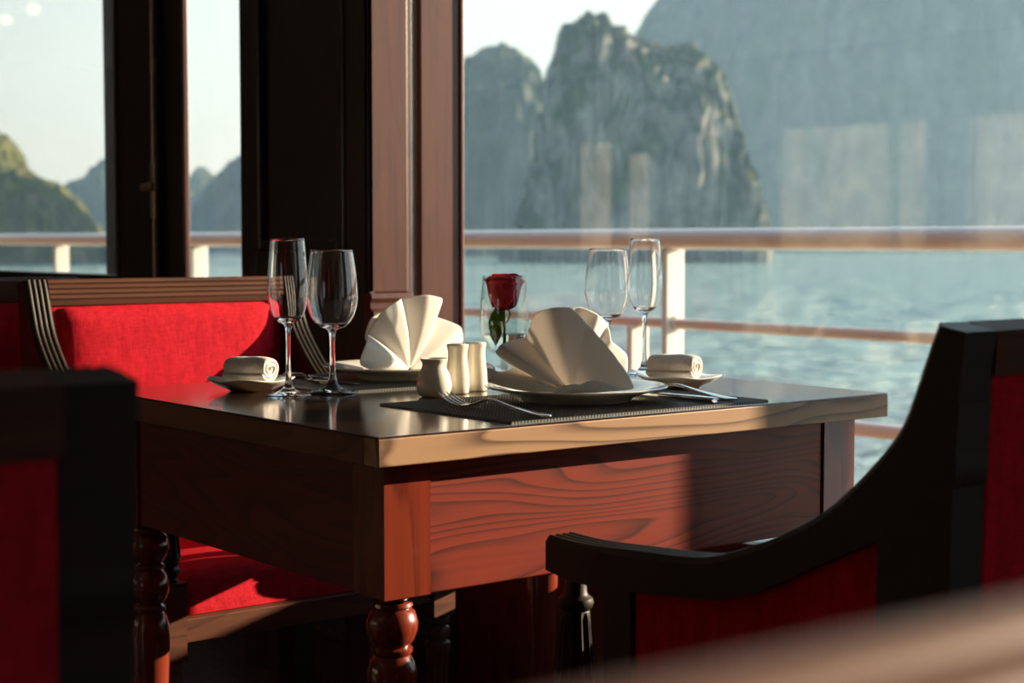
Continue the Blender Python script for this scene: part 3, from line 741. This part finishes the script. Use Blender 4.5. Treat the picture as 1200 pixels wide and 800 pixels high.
# near napkin: seen from its folded side
napkin((PL1[0]-0.012, PL1[1]-0.006, PZ), -YAW+0.03, [
    dict(pts=[(179, .085, .034), (172, .118, -.010), (166, .112, -.026), (158, .082, .034), (152, .120, -.010), (145, .120, -.030), (130, .096, .034), (114, .122, -.012), (103, .121, -.032), (92, .118, -.024), (80, .098, -.014), (66, .085, -.010), (50, .078, -.006), (34, .076, -.004), (18, .080, -.002), (3, .085, .0)]),
    dict(pts=[(100, .108, .012), (84, .117, .034), (70, .112, .020), (60, .106, .044), (50, .088, .024), (30, .094, .050), (12, .080, .036)], yoff=0.018),
    dict(pts=[(176, .030, -.010), (120, .016, -.018), (60, .016, -.020), (18, .050, -.018), (6, .066, -.012)], yoff=-0.014)],
    'shaded white napkin folded as a fan on the near plate')

def lathe_thing(name, prof, mat, loc, label, cat, group, seg=48):
    o_ = MB().lathe(prof, seg).build(name, mat, None, 60); o_.location = loc
    tag(o_, label, cat, group); return o_
def glass_profile(foot_r, stem_r, bowl, wall=0.0011):
    """closed profile: foot, stem, outer bowl up, inner bowl down"""
    pr = [(0.0, 0.0), (foot_r*0.6, 0.0), (foot_r-0.0006, 0.0), (foot_r, 0.0008), (foot_r-0.0008, 0.0018), (foot_r*0.62, 0.0042), (foot_r*0.32, 0.0085), (stem_r*1.9, 0.014), (stem_r*1.25, 0.024), (stem_r, 0.042)]
    z0 = bowl[0][1]
    pr += [(stem_r*0.98, z0-0.025), (stem_r*1.12, z0-0.010), (stem_r*1.6, z0-0.003)]
    # smooth the bowl outline
    fine = []
    for i in range(len(bowl)-1):
        p0, p1, p2, p3 = bowl[max(i-1, 0)], bowl[i], bowl[i+1], bowl[min(i+2, len(bowl)-1)]
        for q in range(5):
            t = q/5
            fine.append(tuple(0.5*((2*p1[k])+(-p0[k]+p2[k])*t+(2*p0[k]-5*p1[k]+4*p2[k]-p3[k])*t*t+(-p0[k]+3*p1[k]-3*p2[k]+p3[k])*t**3) for k in (0, 1)))
    fine.append(bowl[-1])
    pr += fine
    pr += [(fine[-1][0]-wall*0.5, fine[-1][1]+0.0006)]
    inner = [(r-wall, z) for r, z in reversed(fine) if r-wall > 0.005 and z > z0+0.006]
    pr += inner + [(inner[-1][0]*0.5, z0+0.0052), (0.0, z0+0.0046)]
    return pr
FL = glass_profile(0.0325, 0.0034, [(.0085, .102), (.0175, .108), (.0245, .120), (.0280, .140), (.0282, .160), (.0265, .190), (.0238, .2215)])
WN = glass_profile(0.0360, 0.0038, [(.009, .092), (.021, .097), (.031, .110), (.0365, .130), (.0368, .145), (.0345, .175), (.0300, .205)])
lathe_thing('champagne_flute', FL, 'glass', (0.172, 0.488, TZ+0.0005), 'empty champagne flute before the red chair, leftmost glass', 'glass', 'champagne flutes')
lathe_thing('champagne_flute', FL, 'glass', (0.821, 0.454, TZ+0.0005), 'empty champagne flute by the window, rightmost glass', 'glass', 'champagne flutes')
lathe_thing('wine_glass', WN, 'glass', (0.246, 0.490, TZ+0.0005), 'empty wine glass standing right of the left flute', 'glass', 'wine glasses')
lathe_thing('wine_glass', WN, 'glass', (0.760, 0.476, TZ+0.0005), 'empty wine glass behind the near napkin, left of the right flute', 'glass', 'wine glasses')

# flower glass with a rose
VX, VY = 0.590, 0.530
GB = [(.008, .038), (.020, .0415), (.0290, .052), (.0365, .075), (.0385, .098), (.0370, .130), (.0335, .163)]
gpro = glass_profile(0.033, 0.0055, GB, 0.0013)
lathe_thing('flower_glass', gpro, 'thin_glass', (VX, VY, TZ+0.0004), 'short stemmed glass holding a red rose in the middle of the table', 'glass', None)
wz = [(0.0, .0455), (.012, .0458), (.018, .0435), (.0265, .0525), (.0315, .0635), (.0335, .0715), (.0, .0715)]
wa = MB().lathe(wz, 40).build('flower_water', 'water_glass', None, 60); wa.location = (VX, VY, TZ+0.0004)
tag(wa, 'shallow water in the rose glass', 'water')
rose = empty('rose', (VX-0.003, VY-0.001, TZ+0.047)); rose.rotation_euler = (0.02, 0.0, 0)
tag(rose, 'single red rose with a green leaf in the stemmed glass', 'flower')
PB0 = 0.062
def petal(k, R, Hh, half, ang, curl):
    def fn(u, w_):
        s_ = u*2-1
        wid = half*(0.35+0.65*math.sin(min(1.0, w_*1.15)*PI*0.62))
        a = ang+s_*wid
        edge = 1-0.10*s_*s_*w_
        rr = R*(0.62+0.38*math.sin(min(1, 0.08+w_*0.95)*PI*0.55))*min(1.0, 0.25+w_*6)**0.7
        if w_ > 0.72: rr += curl*((w_-0.72)/0.28)**1.6
        z = PB0+Hh*w_*edge-(curl*0.35*((w_-0.72)/0.28)**2 if w_ > 0.72 else 0)
        rr += 0.0024*math.sin(s_*4+k*1.7)*w_*w_
        return (rr*math.cos(a), rr*math.sin(a), z)
    return fn
k = 0
for (cnt, R, Hh, half, curl) in ((2, .006, .056, 1.5, 0.0), (3, .012, .058, 1.2, .001), (3, .018, .059, 1.1, .002), (4, .0230, .057, 0.9, .004), (5, .0265, .051, .78, .005)):
    for i in range(cnt):
        MB().grid(petal(k, R, Hh, half, 2*PI*i/cnt+k*0.7, curl), 10, 10).build('petal', 'petal', rose, 180, solid=0.0005)
        k += 1
MB().tube([(0.004, 0.002, 0.0), (0.003, 0.001, 0.03), (0, 0, PB0+0.004)], [0.0022, 0.0022, 0.003], 8).build('stem', 'leaf', rose, 60)
def leaf_fn(L, W, base, dirx, diry):
    def fn(u, w_):
        s_ = u*2-1; wd_ = W*math.sin(PI*min(1, w_*0.96+0.04))**0.8*(1-0.25*w_)
        return (base[0]+dirx*(0.004+0.012*math.sin(PI*w_))+(-diry)*s_*wd_, base[1]+diry*(0.004+0.012*math.sin(PI*w_))+dirx*s_*wd_, base[2]-L*w_+0.003*abs(s_))
    return fn
MB().grid(leaf_fn(0.058, 0.0145, (-0.010, 0.002, 0.064), -0.7, -0.6), 8, 12).build('leaf', 'leaf', rose, 180, solid=0.0005)
for a in range(5):
    q = 2*PI*a/5
    MB().grid(leaf_fn(0.024, 0.0035, (0.003*math.cos(q), 0.003*math.sin(q), PB0+0.003), math.cos(q)*0.6, math.sin(q)*0.6), 4, 6).build('sepal', 'leaf', rose, 180, solid=0.0004)

# cruets
lathe_thing('toothpick_pot', [(0.0, 0.0), (0.0165, 0.0), (0.0215, 0.003), (0.0248, 0.012), (0.0250, 0.019), (0.0225, 0.030), (0.0180, 0.040), (0.0165, 0.045), (0.0172, 0.049), (0.0195, 0.0525), (0.0195, 0.0540), (0.0180, 0.0545), (0.0160, 0.052), (0.0145, 0.046), (0.0145, 0.030), (0.0, 0.028)], 'cream', (0.327, 0.352, TZ), 'squat cream pot with a flared rim, leftmost of the cruets', 'pot', None)
SH = [(0.0, 0.0), (0.0145, 0.0), (0.0165, 0.002), (0.0172, 0.012), (0.0168, 0.026), (0.0150, 0.042), (0.0138, 0.052), (0.0140, 0.060), (0.0155, 0.068), (0.0158, 0.0700), (0.0148, 0.0712), (0.0, 0.0702)]
for (x, y, lab) in ((0.384, 0.374, 'tall cream shaker between the squat pot and the other shaker'), (0.430, 0.392, 'tall cream shaker nearest the rose glass')):
    r_ = empty('shaker', (x, y, TZ)); tag(r_, lab, 'shaker', 'salt and pepper shakers')
    sb_ = MB().lathe(SH, 40).build('shaker_body', 'cream', r_, 60)
    hole = MB()
    for q in range(5): hole.lathe([(0.0, 0.0), (0.001, 0.0), (0.001, 0.0008), (0, 0.0008)], 8, 0.005*math.cos(q*1.257), 0.005*math.sin(q*1.257))
    hole.build('shaker_holes', 'dark_hole', sb_, loc=(0, 0, 0.0703))  # dark discs on the cap stand in for the shade inside the holes

# towels on small dishes
def dish(loc, rz, label):
    def R(a, s_):
        c, d = abs(math.cos(a)), abs(math.sin(a))
        return s_/((c**3.2+d**3.2)**(1/3.2))
    v = []; f = []; seg = 64
    rings = [(0.0, .0035, 0), (0.022, .0, 0), (0.026, .0, 0), (0.034, .005, .0), (0.046, .0105, .0), (0.0555, .0155, .003), (0.0565, .0168, .0035), (0.0555, .0178, .0035), (0.045, .0135, .0), (0.030, .0065, 0), (0.0, .0055, 0)]
    for (s_, z, up_) in rings:
        for k in range(seg):
            a = 2*PI*k/seg; rr = R(a, s_) if s_ else 0
            cor = (math.sin(2*a)**2)
            v.append((rr*math.cos(a), rr*math.sin(a), z+up_*cor))
    for i in range(len(rings)-1):
        for k in range(seg): f.append((i*seg+k, i*seg+(k+1) % seg, (i+1)*seg+(k+1) % seg, (i+1)*seg+k))
    o_ = MB().add(v, f).build('towel_dish', 'ceramic', None, 180, merge=True); put(o_, loc, rz)
    tag(o_, label, 'dish', 'small towel dishes'); return o_
D1, D2 = (0.170, 0.592), (0.698, 0.245)
dish((*D1, TZ), 0.15, 'small square white dish under the towel left of the left flute')
dish((*D2, TZ), -0.1, 'small square white dish under the towel near the window')
def towel(loc, rz, label):
    """rolled cloth with a spiral end"""
    L, turns, th = 0.078, 2.6, 0.0070
    n_ = 84
    def fn(u, w_):
        a = u*turns*2*PI; rr = 0.0028+th*a/(2*PI)
        x = (w_-0.5)*L*(1.0-0.015*math.cos(a*0.5)) + 0.0012*noise.noise(Vector((a, 0, 3)))
        e_ = 0.0026*noise.noise(Vector((a*0.8, w_*3, 1))) - 0.0035*abs(2*w_-1)**4*(a/(turns*2*PI))
        return (x, (rr+e_)*math.cos(-a+1.0)*1.06, (rr+e_)*math.sin(-a+1.0)*0.95)
    o_ = MB().grid(fn, n_, 14).build('rolled_towel', 'terry', None, 180, solid=0.0060, sub=1)
    put(o_, loc, rz); tag(o_, label, 'towel', 'rolled towels'); return o_
towel((D1[0]+0.0, D1[1]+0.002, TZ+0.0325), -YAW-0.55, 'rolled white towel on the dish left of the left flute')
towel((D2[0]-0.006, D2[1]+0.004, TZ+0.0325), -YAW-0.60, 'rolled white towel on the dish near the window')

# cutlery: lies along +y, origin at the handle end
def spline(pts, n_=6):
    out = []
    for i in range(len(pts)-1):
        p0, p1, p2, p3 = pts[max(i-1, 0)], pts[i], pts[i+1], pts[min(i+2, len(pts)-1)]
        for q in range(n_):
            t = q/n_
            out.append(tuple(0.5*((2*p1[k])+(-p0[k]+p2[k])*t+(2*p0[k]-5*p1[k]+4*p2[k]-p3[k])*t*t+(-p0[k]+3*p1[k]-3*p2[k]+p3[k])*t**3) for k in range(len(p1))))
    out.append(tuple(pts[-1])); return out
def strap(mb, pts, crown=0.0):
    """pts: (y, z, half width, half thickness)"""
    v = []; f = []; S = 12
    for (y, z, hw, ht) in pts:
        for k in range(S):
            a = 2*PI*k/S
            v.append((hw*math.cos(a), y, z+ht*math.sin(a)))
    n_ = len(pts)
    for i in range(n_-1):
        for k in range(S): f.append((i*S+k, i*S+(k+1) % S, (i+1)*S+(k+1) % S, (i+1)*S+k))
    f.append(tuple(range(S))); f.append(tuple((n_-1)*S+k for k in range(S)))
    return mb.add(v, f)
HANDLE = [(0.0, .0025, .0075, .0012), (.004, .0030, .0105, .0018), (.03, .0045, .0098, .0020), (.07, .0085, .0060, .0020), (.105, .0135, .0038, .0021), (.125, .0125, .0034, .0021), (.140, .0075, .0045, .0018)]
def cutlery(name, label, loc, rz, group):
    r_ = empty(name, loc, rz); tag(r_, label, name, group)
    if name == 'fork':
        strap(MB(), spline(HANDLE + [(.150, .0045, .0105, .0013), (.160, .0035, .0122, .0011), (.166, .0034, .0122, .0010)])).build('handle', 'steel', r_, 60)
        for q in range(4):
            x = -0.0102+0.0068*q
            mb = MB(); strap(mb, spline([(.163, .0034, .0021, .0010), (.178, .0045, .0019, .0010), (.195, .0085, .0017, .0010), (.208, .0145, .0011, .0008), (.212, .0170, .0004, .0004)]))
            mb.v = [(p[0]+x, p[1], p[2]) for p in mb.v]
            mb.build('tine', 'steel', r_, 60)
    elif name == 'spoon':
        strap(MB(), spline(HANDLE)).build('handle', 'steel', r_, 60)
        def fn(u, w_):
            a = u*2*PI; rr = w_
            y = 0.168+0.032*rr*math.sin(a); x = 0.0205*rr*math.cos(a)*(1+0.12*math.sin(a))
            return (x, y, 0.0012+0.0085*rr**2.2+0.004*(rr*math.sin(a)*0.5+0.5)*0.3)
        MB().grid(fn, 28, 8).build('bowl', 'steel', r_, 180, solid=0.0012)
    else:
        strap(MB(), spline([(0.0, .0040, .0060, .0030), (.004, .0045, .0085, .0038), (.05, .0045, .0080, .0038), (.095, .0045, .0068, .0034), (.100, .0045, .0055, .0026)])).build('handle', 'steel', r_, 60)
        MB().add([(-.006, .098, .0030), (.006, .098, .0030), (-.009, .13, .003), (.006, .13, .003), (-.010, .185, .003), (.006, .185, .003), (-.004, .205, .003), (.006, .207, .003),
                  (-.006, .098, .0052), (.006, .098, .0058), (-.009, .13, .0038), (.006, .13, .0052), (-.010, .185, .0036), (.006, .185, .0048), (-.004, .205, .0036), (.006, .207, .004)],
                 [(0, 1, 3, 2), (2, 3, 5, 4), (4, 5, 7, 6), (8, 10, 11, 9), (10, 12, 13, 11), (12, 14, 15, 13), (0, 2, 10, 8), (2, 4, 12, 10), (4, 6, 14, 12), (1, 9, 11, 3), (3, 11, 13, 5), (5, 13, 15, 7), (0, 8, 9, 1), (6, 7, 15, 14)]).build('blade', 'steel', r_)
    return r_
cutlery('fork', 'steel fork on the near placemat, tines up, left of the napkin', (0.257, 0.018, MT), 0.0, 'table cutlery')
cutlery('knife', 'steel table knife right of the near plate', (0.551, 0.022, MT), 0.06, 'table cutlery')
cutlery('spoon', 'steel spoon right of the near knife, its bowl by the towel dish', (0.594, 0.032, MT), -0.02, 'table cutlery')
cutlery('fork', 'steel fork on the far placemat beside the rose glass', (0.632, 0.748, MT), PI, 'table cutlery')
cutlery('knife', 'steel table knife left of the far plate', (0.322, 0.748, MT), PI, 'table cutlery')
cutlery('spoon', 'steel spoon on the far placemat behind the left glasses', (0.280, 0.746, MT), PI, 'table cutlery')

# sunlight passes through the glassware onto cloth and table
for o_ in COL.objects:
    if o_.type != 'MESH': continue
    base = o_.name.split('.')[0]
    if base in ('champagne_flute', 'wine_glass', 'flower_water'): o_.cycles.is_caustics_caster = True
    elif base in ('folded_napkin', 'dinner_plate', 'tabletop', 'rolled_towel', 'towel_dish', 'placemat', 'petal', 'leaf', 'back_cushion'): o_.cycles.is_caustics_receiver = True
